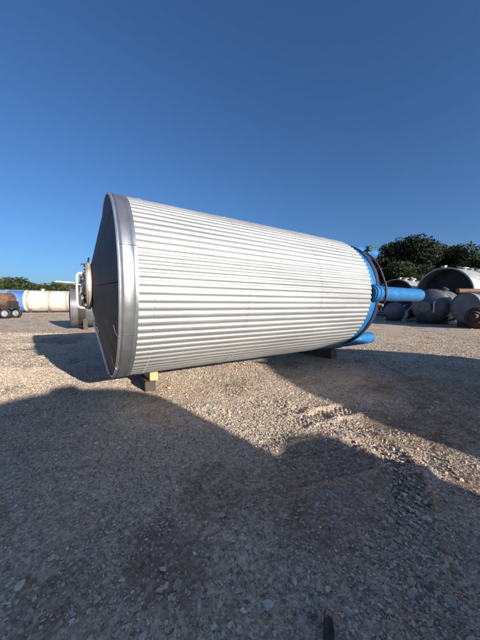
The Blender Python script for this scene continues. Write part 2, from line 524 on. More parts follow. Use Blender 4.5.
gm.update(calc_edges=True)
da = gm.attributes.new('dirt', 'FLOAT', 'POINT'); da.data.foreach_set('value', dirt(verts[:, 0], verts[:, 1]))
ground = link('gravel_yard_ground', gm, M['ground'], None, True)
tag(ground, kind='structure')

# ------------------------------------------------------------------ loose gravel (geometry nodes instances on real points)
def gravel():
    pts = []; scl = []
    def scatter(n, y0, y1, smin, smax, p, fun=None):
        # area-uniform inside a wide fan in front of the camera
        y = np.sqrt(rng.random(n) * (y1 ** 2 - y0 ** 2) + y0 ** 2)
        x = (rng.random(n) * 2 - 1) * (y * 1.15 + 0.9)
        u = rng.random(n)
        s = smin * (smax / smin) ** (u ** p)
        dens = 0.35 + 0.65 * smooth(-0.16, 0.16, vnoise(x, y, 1.1, 3) + 0.6 * vnoise(x, y, 0.4, 2))
        keep = rng.random(n) < dens * (1 - 0.8 * dirt(x, y))
        pts.append(np.stack([x, y], 1)[keep]); scl.append(s[keep])
    scatter(110000, 0.7, 3.2, 0.003, 0.0095, 1.5)
    scatter(5500, 0.7, 3.2, 0.007, 0.016, 2.2)
    scatter(120000, 2.8, 6.5, 0.0045, 0.012, 1.5)
    scatter(6000, 2.8, 7.0, 0.010, 0.024, 2.4)
    scatter(90000, 6.0, 14.0, 0.008, 0.019, 1.6)
    scatter(6000, 8.0, 30.0, 0.014, 0.032, 2.0)
    # crumbled clods along the wheel ruts
    for (line, w, dep, per), n in zip(TRACKS, (900, 500, 250, 200, 150)):
        k = rng.integers(0, len(line), n)
        q = line[k] + rng.normal(0, w * 0.9, (n, 2))
        pts.append(q); scl.append(0.005 * (0.022 / 0.005) ** (rng.random(n) ** 1.9))
    line = track([(398, 455), (408, 480), (412, 505), (414, 530)])
    q = line[rng.integers(0, len(line), 1400)] + rng.normal(0, 0.085, (1400, 2))
    pts.append(q); scl.append(0.004 * (0.018 / 0.004) ** (rng.random(1400) ** 1.5))
    P = np.concatenate(pts); S = np.concatenate(scl)
    ok = P[:, 1] > 0.5
    P = P[ok]; S = S[ok]
    z = terrain(P[:, 0], P[:, 1]) + S * 0.15
    co = np.column_stack([P, z])
    me = bpy.data.meshes.new('loose_gravel')
    me.vertices.add(len(co)); me.vertices.foreach_set('co', co.ravel())
    a = me.attributes.new('stone_size', 'FLOAT', 'POINT'); a.data.foreach_set('value', S)
    r = me.attributes.new('stone_turn', 'FLOAT_VECTOR', 'POINT')
    rot = np.column_stack([rng.normal(0, 0.35, len(S)), rng.normal(0, 0.35, len(S)), rng.random(len(S)) * 6.283])
    r.data.foreach_set('vector', rot.ravel())
    me.update()
    o = link('loose_gravel', me, None)
    tag(o, 'loose limestone gravel strewn over the dirt yard', 'gravel', kind='stuff')
    ng = bpy.data.node_groups.new('gravel_scatter', 'GeometryNodeTree')
    ng.interface.new_socket('Geometry', in_out='INPUT', socket_type='NodeSocketGeometry')
    ng.interface.new_socket('Geometry', in_out='OUTPUT', socket_type='NodeSocketGeometry')
    N = ng.nodes; Lk = ng.links
    gi = N.new('NodeGroupInput'); go = N.new('NodeGroupOutput')
    g2i = N.new('GeometryNodeGeometryToInstance')
    for k in range(5):
        ico = N.new('GeometryNodeMeshIcoSphere')
        ico.inputs['Radius'].default_value = 1.0
        ico.inputs['Subdivisions'].default_value = 1 if k < 4 else 2
        pos = N.new('GeometryNodeInputPosition')
        of = N.new('ShaderNodeVectorMath'); of.operation = 'ADD'; of.inputs[1].default_value = (k * 7.3, k * 3.1, k * 5.7)
        Lk.new(pos.outputs[0], of.inputs[0])
        no = N.new('ShaderNodeTexNoise'); no.inputs['Scale'].default_value = 0.95; no.inputs['Detail'].default_value = 1.0
        Lk.new(of.outputs[0], no.inputs['Vector'])
        sb = N.new('ShaderNodeVectorMath'); sb.operation = 'SUBTRACT'; sb.inputs[1].default_value = (0.5, 0.5, 0.5)
        Lk.new(no.outputs['Color'], sb.inputs[0])
        sc = N.new('ShaderNodeVectorMath'); sc.operation = 'SCALE'; sc.inputs['Scale'].default_value = 2.9
        Lk.new(sb.outputs[0], sc.inputs[0])
        sp = N.new('GeometryNodeSetPosition')
        Lk.new(ico.outputs[0], sp.inputs['Geometry']); Lk.new(sc.outputs[0], sp.inputs['Offset'])
        tr = N.new('GeometryNodeTransform')
        tr.inputs['Scale'].default_value = [(1.15, 0.85, 0.62), (1.0, 0.9, 0.75), (1.3, 0.75, 0.5), (0.95, 1.05, 0.6), (1.2, 0.95, 0.7)][k]
        Lk.new(sp.outputs[0], tr.inputs['Geometry'])
        ms = N.new('GeometryNodeSetMaterial'); ms.inputs['Material'].default_value = M['stone']
        Lk.new(tr.outputs[0], ms.inputs['Geometry'])
        Lk.new(ms.outputs[0], g2i.inputs[0])
    iop = N.new('GeometryNodeInstanceOnPoints')
    iop.inputs['Pick Instance'].default_value = True
    Lk.new(gi.outputs[0], iop.inputs['Points'])
    Lk.new(g2i.outputs[0], iop.inputs['Instance'])
    ri = N.new('FunctionNodeRandomValue'); ri.data_type = 'INT'
    ri.inputs[4].default_value = 0; ri.inputs[5].default_value = 4
    Lk.new(ri.outputs[2], iop.inputs['Instance Index'])
    na = N.new('GeometryNodeInputNamedAttribute'); na.data_type = 'FLOAT'; na.inputs['Name'].default_value = 'stone_size'
    Lk.new(na.outputs[0], iop.inputs['Scale'])
    nr = N.new('GeometryNodeInputNamedAttribute'); nr.data_type = 'FLOAT_VECTOR'; nr.inputs['Name'].default_value = 'stone_turn'
    e2r = N.new('FunctionNodeEulerToRotation')
    Lk.new(nr.outputs[0], e2r.inputs[0]); Lk.new(e2r.outputs[0], iop.inputs['Rotation'])
    Lk.new(iop.outputs[0], go.inputs[0])
    md = o.modifiers.new('gravel_scatter', 'NODES'); md.node_group = ng
    me.materials.append(M['stone'])
gravel()

# ------------------------------------------------------------------ the big tank
TH = 1.007
RZ = math.pi / 2 - TH
AX = Vector((math.sin(TH), math.cos(TH), 0))
NR = Vector((math.cos(TH), -math.sin(TH), 0))     # the side that faces the camera
TC = Vector((-2.29, 4.43, 0)); ZC = 1.89; R = 1.527; TL = 5.46
tank = thing('storage_tank', 'huge ribbed silver tank lying on its side with blue legs', 'tank', TC, RZ)
cz = (0, 0, ZC)
NRIB = 88
def rib(a, t, r):
    if r < 1.5: return r
    ph = (a * NRIB / (2 * math.pi)) % 1.0
    c = math.cos(2 * math.pi * ph)
    w = math.tanh(2.6 * (c + 0.22))
    return r + 0.0095 * w + 0.0025 * math.sin(3 * a + t) 
DENT = np.random.default_rng(3).normal(0, 0.35, (75, 60))
cuts = [0.195, 1.97, 3.74, TL]
for i in range(3):
    x0, x1 = cuts[i] - (0.03 if i else 0), cuts[i + 1]
    rr = 1.516 + 0.0022 * i
    nseg = 30
    prof = [(x0 + (x1 - x0) * k / nseg, rr) for k in range(nseg + 1)] + [(x1, 1.49), (x0, 1.49)]
    def ribd(a, t, r, i=i):
        q = rib(a, t, r)
        if r >= 1.5:
            q += 0.0022 * math.sin(a * 7 + t * 2.3 + i) * math.sin(t * 3.1 + a * 2) + 0.009 * DENT[int(a * 12) % 75, int(t * 9) % 60] * (0.5 - abs((t * 9) % 1 - 0.5)) * 0.5
        return q
    lathe('cladding_panel', prof, M['clad'], tank, 'X', cz, NRIB * 10, rfun=ribd, angle=50)
# rows of screws that hold the sheets down, one per rib
def screw_row(x):
    bm = bmesh.new()
    for k in range(NRIB):
        a = 2 * math.pi * k / NRIB + 0.004
        if not (-100 < math.degrees((a + math.pi) % (2 * math.pi) - math.pi) < 100): continue
        d = Vector((0, -math.cos(a), math.sin(a))); e = Vector((0, math.sin(a), math.cos(a))); f = Vector((1, 0, 0))
        xx = x + random.uniform(-0.006, 0.006)
        lo = [bm.verts.new(Vector((xx, 0, ZC)) + d * 1.523 + 0.012 * (math.cos(q) * e + math.sin(q) * f)) for q in np.arange(6) * math.pi / 3]
        hi = [bm.verts.new(Vector((xx, 0, ZC)) + d * 1.5345 + 0.008 * (math.cos(q) * e + math.sin(q) * f)) for q in np.arange(6) * math.pi / 3]
        for q in range(6):
            bm.faces.new((lo[q], lo[(q + 1) % 6], hi[(q + 1) % 6], hi[q]))
        bm.faces.new(hi)
    o = from_bm('screw_row', bm, M['clad'], tank)
    o['kind'] = 'stuff'
for x in (0.42, 1.955, 3.725, 5.40):
    screw_row(x)
# smooth edge band in eight lapped pieces
for k in range(8):
    a0 = math.radians(18 + 45 * k + 0.10); a1 = math.radians(18 + 45 * (k + 1) - 0.10)
    o = random.uniform(-0.002, 0.002)
    lathe('edge_band', [(0.0, 1.522 + o), (0.03, 1.531 + o), (0.035, 1.536 + o), (0.045, 1.531 + o), (0.16, 1.532 + o), (0.168, 1.537 + o), (0.178, 1.532 + o), (0.215, 1.531 + o), (0.215, 1.50), (0.0, 1.50)], M['band'], tank, 'X', cz, 24, a0, a1)
lathe('rim_ring', [(-0.022, 1.515), (-0.020, 1.526), (-0.008, 1.533), (0.004, 1.529), (0.004, 1.498), (-0.022, 1.498)], M['rim'], tank, 'X', cz, 180)
# cone head: dark backing with eight plates proud of it
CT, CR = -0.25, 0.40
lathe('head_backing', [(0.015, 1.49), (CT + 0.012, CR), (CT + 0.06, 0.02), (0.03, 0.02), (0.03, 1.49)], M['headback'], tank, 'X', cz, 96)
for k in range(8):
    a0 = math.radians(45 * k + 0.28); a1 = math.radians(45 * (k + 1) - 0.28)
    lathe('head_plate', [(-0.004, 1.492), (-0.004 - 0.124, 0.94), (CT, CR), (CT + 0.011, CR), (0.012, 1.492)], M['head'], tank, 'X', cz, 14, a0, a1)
# radial stay along the bottom of the head
def hp(ang, r, t):
    return Vector((t, -r * math.cos(ang), ZC + r * math.sin(ang)))
def conet(r):
    return -0.004 + (CT + 0.004) * (1.492 - r) / (1.492 - CR)
aa = math.radians(-87)
tube('stay_pipe', [hp(aa, 1.49, -0.040), hp(aa, 1.0, conet(1.0) - 0.03), hp(aa, 0.55, conet(0.55) - 0.03)], 0.020, M['white_pipe'], tank, 10)
# small clips on the rim
for ang, ln in ((-27, 0.13), (-52, 0.09)):
    a = math.radians(ang)
    tube('rim_clip', [hp(a + 0.05, 1.36, conet(1.36) - 0.03), hp(a, 1.46, -0.045), hp(a - 0.01, 1.545, -0.012), hp(a - 0.01, 1.543, 0.02)], 0.0055, M['steel'], tank, 8)
# manway on the head
lathe('manway_neck', [(CT - 0.02, 0.36), (CT + 0.03, 0.36), (CT + 0.03, 0.30), (CT - 0.02, 0.30)], M['gasket'], tank, 'X', (0, 0, ZC + 0.03), 40)
mw = lathe('manway_flange', [(CT - 0.055, 0.385), (CT - 0.062, 0.392), (CT - 0.022, 0.392), (CT - 0.018, 0.385), (CT - 0.018, 0.1), (CT - 0.055, 0.1)], M['flange'], tank, 'X', (0, 0, ZC + 0.03), 48)
lathe('manway_cover', [(CT - 0.085, 0.37), (CT - 0.06, 0.378), (CT - 0.0605, 0.02), (CT - 0.105, 0.02)], M['flange'], tank, 'X', (0, 0, ZC + 0.03), 48)
bolt = None
for k in range(16):
    a = 2 * math.pi * (k + 0.5) / 16
    p = (CT - 0.088, -0.352 * math.cos(a), ZC + 0.03 + 0.352 * math.sin(a))
    if bolt is None:
        bolt = lathe('bolt', [(-0.02, 0.014), (0.012, 0.014), (0.012, 0.001), (-0.02, 0.001)], M['dark_fit'], mw, 'X', (0, 0, 0), 6)
        bolt.location = p
    else:
        b2 = bolt.copy(); C.objects.link(b2); b2.parent = mw; b2.location = p
noz = lathe('nozzle', [(-0.15, 0.055), (-0.06, 0.055), (-0.06, 0.03), (-0.15, 0.03)], M['dark_fit'], tank, 'X', (CT - 0.02, 0.02, ZC + 0.14), 20)
lathe('flange', [(-0.12, 0.10), (-0.085, 0.10), (-0.085, 0.02), (-0.12, 0.02)], M['flange'], noz, 'X', (CT - 0.02, 0.02, ZC + 0.14), 24)
noz2 = lathe('nozzle', [(-0.13, 0.075), (-0.06, 0.075), (-0.06, 0.03), (-0.13, 0.03)], M['dark_fit'], tank, 'X', (CT - 0.01, -0.05, ZC - 0.19), 20)
lathe('flange', [(-0.15, 0.11), (-0.115, 0.11), (-0.115, 0.02), (-0.15, 0.02)], M['dark_fit'], noz2, 'X', (CT - 0.01, -0.05, ZC - 0.19), 24)
tube('valve_body', bent([(CT - 0.09, -0.02, ZC + 0.10), (CT - 0.13, -0.03, ZC + 0.02), (CT - 0.15, -0.03, ZC - 0.12)], 5, 0.05), [0.035] * 3 + [0.045] * 3 + [0.035] * 2, M['flange'], tank, 12)
tube('white_pipe', bent([(CT - 0.07, -0.02, ZC + 0.235), (CT - 0.21, -0.02, ZC + 0.235), (CT - 0.215, -0.02, ZC - 0.33), (CT - 0.06, -0.02, ZC - 0.34)], 6, 0.07), 0.017, M['white_pipe'], tank, 12)
tube('davit_arm', bent([(CT - 0.03, 0.0, ZC + 0.50), (CT - 0.05, 0.0, ZC + 0.39), (CT - 0.15, 0.0, ZC + 0.385)], 4, 0.04), 0.014, M['dark_fit'], tank, 10)
arm = tube('gauge_arm', [(CT - 0.14, 0.03, ZC + 0.05), (CT - 0.33, 0.03, ZC + 0.055), (CT - 0.49, 0.03, ZC + 0.06)], [0.015, 0.013, 0.010], M['steel'], tank, 10)
box('gauge_plate', (0.26, 0.12, 0.016), M['white_pipe'], arm, (CT - 0.37, 0.03, ZC + 0.077), (0, 0.03, 0), 0.004)
# blue bottom end
lathe('insulation_edge', [(TL - 0.05, 1.488), (TL + 0.035, 1.488), (TL + 0.035, 1.3), (TL - 0.05, 1.3)], M['navy'], tank, 'X', cz, 128)
HB = [(TL + 0.02, 1.455), (TL + 0.40, 1.455), (TL + 0.47, 1.44), (TL + 0.55, 1.38), (TL + 0.62, 1.27), (TL + 0.69, 1.05), (TL + 0.74, 0.72), (TL + 0.77, 0.35), (TL + 0.78, 0.02), (TL + 0.02, 0.02)]
lathe('bottom_head', HB, M['blue'], tank, 'X', cz, 96)
lathe('girth_ring', [(TL + 0.34, 1.47), (TL + 0.36, 1.488), (TL + 0.46, 1.488), (TL + 0.49, 1.47), (TL + 0.51, 1.42), (TL + 0.34, 1.42)], M['navy'], tank, 'X', cz, 96)
tab = None  # light streaks at rib spacing, built as raised paler tabs
for k in range(-3, 20):
    a = 2 * math.pi * (k + 0.5) / NRIB
    if abs(math.degrees(a)) < 9: continue
    if tab is None:
        tab = box('light_streak_tab', (0.13, 0.028, 0.018), M['blue_light'], tank, (0, 0, 0), (0, 0, 0), 0.003)
        t2 = tab
    else:
        t2 = tab.copy(); C.objects.link(t2); t2.parent = tank
    t2.location = (TL + 0.085, -1.466 * math.cos(a), ZC + 1.466 * math.sin(a))
    t2.rotation_euler = (-a + math.pi / 2, 0, 0)
LEGR, LEGC, LEGX = 0.185, 1.42, TL + 2.63
for k in range(4):
    a = math.pi / 2 * k
    c = (0, -LEGC * math.cos(a), ZC + LEGC * math.sin(a))
    lg = lathe('leg', [(TL + 0.06, LEGR), (LEGX - 0.03, LEGR), (LEGX, LEGR - 0.03), (LEGX, 0.001), (TL + 0.06, 0.001)], M['blue'], tank, 'X', c, 32)
    lathe('leg_collar', [(TL + 0.10, LEGR + 0.028), (TL + 0.36, LEGR + 0.028), (TL + 0.43, LEGR + 0.006), (TL + 0.43, LEGR - 0.03), (TL + 0.10, LEGR - 0.03)], M['blue'], lg, 'X', c, 28)
    lathe('weld_ring', [(TL + 0.225, LEGR + 0.040), (TL + 0.275, LEGR + 0.040), (TL + 0.275, LEGR), (TL + 0.225, LEGR)], M['blue'], lg, 'X', c, 28)
# fittings on the blue end
def bp(ang, r, t): return Vector((TL + t, -r * math.cos(ang), ZC + r * math.sin(ang)))
a = math.radians(46)
nz = tube('side_nozzle', [bp(a, 1.40, 0.40), bp(a, 1.62, 0.50), bp(a, 1.70, 0.53)], [0.05, 0.05, 0.05], M['green'], tank, 16)
tube('flange', [bp(a, 1.60, 0.49), bp(a, 1.635, 0.505)], 0.095, M['green'], nz, 20)
tube('valve_handle', [bp(a - 0.02, 1.66, 0.40), bp(a, 1.69, 0.52), bp(a + 0.01, 1.72, 0.78)], [0.02, 0.03, 0.022], M['green'], nz, 10)
tube('hanging_cable', bent([bp(math.radians(47), 1.52, 0.44), bp(math.radians(38), 1.53, 0.52), bp(math.radians(25), 1.56, 0.50), bp(math.radians(13), 1.58, 0.48), bp(math.radians(6), 1.625, 0.46), bp(math.radians(-5), 1.63, 0.47), bp(math.radians(-14), 1.50, 0.50)], 5, 0.12), 0.026, M['hose'], tank, 10)
tube('lifting_lug', [bp(math.radians(-11), 1.44, 0.44), bp(math.radians(-11), 1.58, 0.47)], [0.05, 0.035], M['tan_tip'], tank, 10)

# ------------------------------------------------------------------ timbers under the tank
def timber(name, label, along, near, length, w, h, z0, m, twist=0.0):
    """a baulk across the tank's axis, its near end at 'near' metres towards the camera"""
    p = TC + AX * along + NR * (near - length / 2)
    o = box(name, (length, w, h), m, None, (p.x, p.y, z0 + h / 2), (0, 0, math.atan2(NR.y, NR.x) + twist), 0.008, 0.004)
    return tag(o, label, 'timber', 'timbers under the tank')
timber('timber_block', 'yellow pine timber end wedged directly under the tank', 0.69, 0.15, 1.1, 0.145, 0.175, 0.185, M['timber_new'], 0.03)
timber('timber_block', 'dark old timber on the gravel beneath the yellow timber', 0.67, 0.18, 1.3, 0.19, 0.19, -0.005, M['timber_old'], -0.06)
timber('timber_block', 'dark timber baulk under the blue end of the tank', 5.9, 0.14, 1.5, 0.28, 0.272, 0.0, M['timber_brown'], 0.05)

# ------------------------------------------------------------------ vessels round the yard
def vessel(name, label, cat, loc, yaw, rad, length, shell_m, end_m, lift=0.25, open_end=False, rings=(), saddle=True, group=None, dish=0.45, ring_m=None, seg=56):
    """a tank lying along its local X from 0 to length; the end at x=0 faces the viewer"""
    t = thing(name, label, cat, loc, yaw, group)
    zc = lift + rad
    c = (0, 0, zc)
    if open_end:
        lathe('shell', [(0, rad), (length, rad), (length, rad - 0.05), (0, rad - 0.05)], shell_m, t, 'X', c, seg)
        lathe('end_rim', [(-0.05, rad + 0.035), (0.09, rad + 0.035), (0.09, rad - 0.01), (-0.05, rad - 0.07)], ring_m or shell_m, t, 'X', c, seg)
        lathe('inner_head', [(1.0, 0.01), (1.05, rad * 0.5), (1.2, rad - 0.06), (1.28, rad - 0.06), (1.16, 0.01)], end_m, t, 'X', c, seg)
    else:
        lathe('shell', [(0, rad), (length, rad), (length, 0.01), (0, 0.01)], shell_m, t, 'X', c, seg)
        pr = [(-dish * rad * math.cos(q), max(0.01, rad * 0.998 * math.sin(q))) for q in np.linspace(0, math.pi / 2, 12)]
        lathe('end_head', pr + [(0.0, 0.01)], end_m, t, 'X', c, seg)
        lathe('weld_band', [(-0.04, rad * 1.0), (-0.03, rad + 0.015), (0.04, rad + 0.015), (0.05, rad * 1.0), (0.05, rad - 0.03), (-0.04, rad - 0.03)], ring_m or shell_m, t, 'X', c, seg)
    pr = [(length + dish * rad * math.cos(q), max(0.01, rad * 0.998 * math.sin(q))) for q in np.linspace(0, math.pi / 2, 8)]
    lathe('far_head', pr + [(length - 0.001, 0.01)], shell_m, t, 'X', c, seg)
    for x in rings:
        lathe('stiffener_ring', [(x - 0.06, rad + 0.05), (x + 0.06, rad + 0.05), (x + 0.06, rad - 0.02), (x - 0.06, rad - 0.02)], ring_m or shell_m, t, 'X', c, seg)
    if saddle:
        for x in (length * 0.12, length * 0.8):
            bm = bmesh.new()
            n = 14
            half = math.radians(52)
            top = [(rad * math.sin(q) * 1.002, zc - rad * math.cos(q) * 1.002) for q in np.linspace(-half, half, n)]
            wdt = rad * math.sin(half)
            f = [(-wdt, -0.08)] + top + [(wdt, -0.08)]
            v0 = [bm.verts.new((x - 0.12, p[0], p[1])) for p in f]
            v1 = [bm.verts.new((x + 0.12, p[0], p[1])) for p in f]
            k = len(f)
            for i in range(k):
                bm.faces.new((v0[i], v0[(i + 1) % k], v1[(i + 1) % k], v1[i]))
            bm.faces.new(v0[::-1]); bm.faces.new(v1)
            from_bm('saddle', bm, M['timber_old'], t)
    return t, zc

def top_nozzle(t, x, zc, rad, r, h, m, ang=90, sub=True):
    a = math.radians(ang)
    d = Vector((0, -math.cos(a), math.sin(a)))
    b = Vector((x, 0, zc))
    n = tube('nozzle', [b + d * (rad - 0.08), b + d * (rad + h)], r, m, t, 16)
    if sub:
        tube('flange', [b + d * (rad + h - 0.06), b + d * (rad + h + 0.02)], r * 1.45, m, n, 18)
    return n

def look_yaw(deg):  # degrees right of straight ahead -> rotation about Z
    return math.pi / 2 - math.radians(deg)

# right: big silver tank with a dark hollow end
p = gp(441, 321.5)
t, zc = vessel('open_ended_tank', 'large weathered silver tank with a dark hollow end under the trees', 'tank', (p.x, p.y, p.z), look_yaw(66), 2.22, 9.0, M['silver'], M['shade_metal'], 0.18, True, (3.0, 6.0))
top_nozzle(t, 0.55, zc, 2.22, 0.16, 0.22, M['silver'], 96)
top_nozzle(t, 1.9, zc, 2.22, 0.30, 0.16, M['silver'], 78)
for x, an in ((2.6, 70), (3.3, 66), (4.0, 63)):
    top_nozzle(t, x, zc, 2.22, 0.12, 0.14, M['silver'], an)
# second silver tank further back
p = gp(394, 317.5)
t, zc = vessel('open_ended_tank', 'silver tank with a dark open end seen just above the blue leg', 'tank', (p.x, p.y, p.z), look_yaw(60), 2.0, 8.0, M['silver'], M['shade_metal'], 0.2, True, (2.6,))
top_nozzle(t, 1.0, zc, 2.0, 0.28, 0.22, M['silver'], 78)
top_nozzle(t, 2.0, zc, 2.0, 0.20, 0.28, M['white_pipe'], 68)
top_nozzle(t, 0.5, zc, 2.0, 0.14, 0.18, M['silver'], 85)
# grey dished vessel in front of the hollow end
p = gp(430, 324)
t, zc = vessel('dished_vessel', 'dull grey vessel with a domed end in front of the hollow silver tank', 'tank', (p.x, p.y, p.z), look_yaw(52), 1.28, 3.4, M['grey_steel'], M['grey_steel'], 0.15)
n = lathe('end_nozzle', [(-1.05, 0.26), (-0.35, 0.26), (-0.35, 0.02), (-1.05, 0.02)], M['grey_steel'], t, 'X', (0, 0.12, zc - 0.1), 24)
lathe('flange', [(-1.10, 0.40), (-0.98, 0.40), (-0.98, 0.02), (-1.10, 0.02)], M['grey_steel'], n, 'X', (0, 0.12, zc - 0.1), 28)
top_nozzle(t, 0.6, zc, 1.28, 0.14, 0.25, M['grey_steel'], 60)
tube('end_pipe', bent([(-0.5, -0.45, zc + 0.25), (-0.95, -0.45, zc + 0.3), (-0.95, -0.45, zc - 0.5)], 5, 0.15), 0.07, M['steel'], t, 12)
# mauve grey vessel by the blue leg
p = gp(391, 320.5)
t, zc = vessel('small_vessel', 'small mauve grey vessel with a domed end below the blue leg', 'tank', (p.x - 0.1, p.y - 0.6, p.z), look_yaw(34), 0.78, 2.0, M['mauve'], M['mauve'], 0.12)
top_nozzle(t, 0.7, zc, 0.78, 0.12, 0.15, M['mauve'], 80)
# pump unit: motor, casing, base
p = gp(404, 321)
t = thing('pump_unit', 'black and white pump on a skid between the two vessels', 'pump', (p.x, p.y, p.z), look_yaw(70))
box('skid', (1.3, 0.8, 0.12), M['white_pipe'], t, (0.3, 0, 0.10), (0, 0, 0), 0.02)
lathe('motor', [(-0.2, 0.05), (-0.2, 0.30), (0.55, 0.30), (0.6, 0.22), (0.6, 0.05)], M['black'], t, 'X', (0.2, 0, 0.52), 24)
lathe('casing', [(-0.40, 0.15), (-0.38, 0.42), (-0.2, 0.42), (-0.18, 0.15)], M['white_pipe'], t, 'X', (0.2, 0, 0.60), 28)
tube('outlet', bent([(-0.1, 0, 0.95), (-0.1, 0, 1.35), (0.3, 0, 1.4)], 5, 0.15), 0.11, M['steel'], t, 14)
# rust vessel at the right edge
p = gp(476, 329)
t, zc = vessel('rusty_vessel', 'small dark rusty vessel on the ground at the right edge', 'tank', (p.x, p.y, p.z), look_yaw(66), 0.62, 3.0, M['darkrust'], M['darkrust'], 0.10)
top_nozzle(t, 0.5, zc, 0.62, 0.14, 0.14, M['rust'], 100)
lathe('end_nozzle', [(-0.65, 0.16), (-0.25, 0.16), (-0.25, 0.02), (-0.65, 0.02)], M['darkrust'], t, 'X', (0, -0.1, zc + 0.1), 20)
lathe('end_ring', [(-0.30, 0.36), (-0.24, 0.40), (-0.20, 0.40), (-0.20, 0.34)], M['rust'], t, 'X', (0, 0, zc), 28)
p = gp(464, 327.5)
t, zc = vessel('grey_ribbed_vessel', 'grey ribbed vessel above the small rusty vessel at the right edge', 'tank', (p.x, p.y, p.z), look_yaw(80), 0.98, 4.0, M['silver'], M['grey_steel'], 0.35, dish=0.06, rings=(0.5, 1.0, 1.5, 2.0, 2.5, 3.0), ring_m=M['grey_steel'])
tube('rusty_pipe', [(-0.35, 0.25, zc + 1.12), (0.4, 0.25, zc + 1.13), (2.2, 0.25, zc + 1.14)], 0.15, M['rust'], t, 14)
# pale concrete slab
p = gp(452, 323.5)
o = box('concrete_slab', (1.3, 0.7, 0.16), M['pale_tank'], None, (p.x, p.y, p.z + 0.07), (0, 0, 0.1), 0.02, 0.02)
tag(o, 'small pale concrete slab on the ground beneath the hollow tank', 'slab')

# left: dark vessel behind the big tank
p = gp(72, 329)
t, zc = vessel('dark_vessel', 'dark grey vessel with a brown band lying behind the left end of the big tank', 'tank', (p.x, p.y, p.z), look_yaw(57), 1.22, 6.0, M['grey_steel'], M['darkrust'], 0.22, dish=0.10)
lathe('rusty_band', [(0.35, 1.235), (0.75, 1.235), (0.75, 1.2), (0.35, 1.2)], M['darkrust'], t, 'X', (0, 0, zc), 40)
for x in (0.25, 1.3):
    top_nozzle(t, x, zc, 1.22, 0.12, 0.12, M['dark_fit'], 70)

# left: long far tank, blue end and cream body
pa = gp(12, 312.6); pb = gp(78, 312.2)
far_dir = (Vector((pb.x, pb.y, 0)) - Vector((pa.x, pa.y, 0)))
FL = far_dir.length; fyaw = math.atan2(far_dir.y, far_dir.x)
frad = 1.62
t = thing('long_tank', 'long cream and blue tank lying far off at the left', 'tank', (pa.x, pa.y, pa.z), fyaw)
fc = (0, 0, 0.15 + frad)
L2 = FL + 7.0
lathe('blue_section', [(0, frad), (2.35, frad), (2.35, 0.02), (0, 0.02)], M['far_blue'], t, 'X', fc, 48)
lathe('end_head', [(-0.5 * math.cos(q), max(0.02, frad * math.sin(q))) for q in np.linspace(0, math.pi / 2, 8)] + [(0, 0.02)], M['far_blue'], t, 'X', fc, 48)
lathe('cream_shell', [(2.35, frad + 0.01), (L2, frad + 0.01), (L2, 0.02), (2.35, 0.02)], M['pale_tank'], t, 'X', fc, 48)
for x in (2.42, 5.1, 7.4, 9.6, 11.4, 13.6):
    lathe('rust_band', [(x - 0.12, frad + 0.05), (x + 0.12, frad + 0.05), (x + 0.12, frad - 0.02), (x - 0.12, frad - 0.02)], M['stain_band'], t, 'X', fc, 48)
lathe('white_band', [(1.95, frad + 0.03), (2.24, frad + 0.03), (2.24, frad - 0.02), (1.95, frad - 0.02)], M['white_pipe'], t, 'X', fc, 48)
for x in (1.2, 5.0, 9.0, 13.0):
    box('saddle', (0.3, 2.2, 0.55), M['timber_old'], t, (x, 0, 0.26), (0, 0, 0), 0.02)
for x in (4.0, 8.4, 12.0):
    top_nozzle(t, x, fc[2], frad, 0.2, 0.25, M['pale_tank'])
# slate blue tank further left
p = gp(-22, 313.2)
t, zc = vessel('slate_tank', 'slate blue tank end showing behind the rusty stack at the left edge', 'tank', (p.x, p.y + 2.0, p.z), fyaw, 1.66, 6.4, M['slate'], M['slate'], 0.15, rings=(2.0, 4.4), dish=0.3)
# rusty vessel on a row of wheel-like reels
p = gp(-22, 318.2)
t = thing('rusty_stack', 'rusty brown vessel carried on a trailer bed at the left edge', 'trailer', (p.x, p.y, p.z), 0.12)
lathe('rusty_vessel', [(-0.3, 0.05), (-0.2, 0.62), (0.0, 0.72), (3.05, 0.72), (3.25, 0.60), (3.3, 0.05)], M['rust'], t, 'X', (0, 0, 1.85), 32)
box('bed', (3.6, 1.7, 0.22), M['darkrust'], t, (1.6, 0, 1.08), (0, 0, 0), 0.03)
wheels = []
for i in range(4):
    x = 0.5 + i * 0.86
    for ysd in (-0.72, 0.72):
        w = lathe('wheel', [(-0.14, 0.30), (-0.16, 0.44), (-0.09, 0.50), (0.09, 0.50), (0.16, 0.44), (0.14, 0.30)], M['black'], t, 'Y', (x, ysd, 0.49), 28)
        lathe('rim', [(-0.13, 0.02), (-0.15, 0.12), (-0.08, 0.16), (-0.12, 0.305), (0.10, 0.305), (0.10, 0.02)], M['silver'], w, 'Y', (x, ysd, 0.49), 24)
for x in (0.1, 3.3):
    box('post', (0.12, 1.4, 0.7), M['darkrust'], t, (x, 0, 1.4), (0, 0, 0), 0.02)
# drum and weeds beside it
p = gp(17.5, 317.5)
t = thing('small_drum', 'small white drum with a blue lid beside the trailer at the left', 'drum', (p.x, p.y, p.z))
lathe('drum_body', [(0, 0.02), (0, 0.29), (0.3, 0.30), (0.32, 0.31), (0.34, 0.30), (0.62, 0.30), (0.64, 0.31), (0.66, 0.30), (0.95, 0.29), (0.95, 0.02)], M['white_pipe'], t, 'Z', (0, 0, 0), 28)
lathe('drum_lid', [(0.951, 0.02), (0.951, 0.31), (1.0, 0.31), (1.03, 0.27), (1.03, 0.02)], M['far_blue'], t, 'Z', (0, 0, 0), 28)

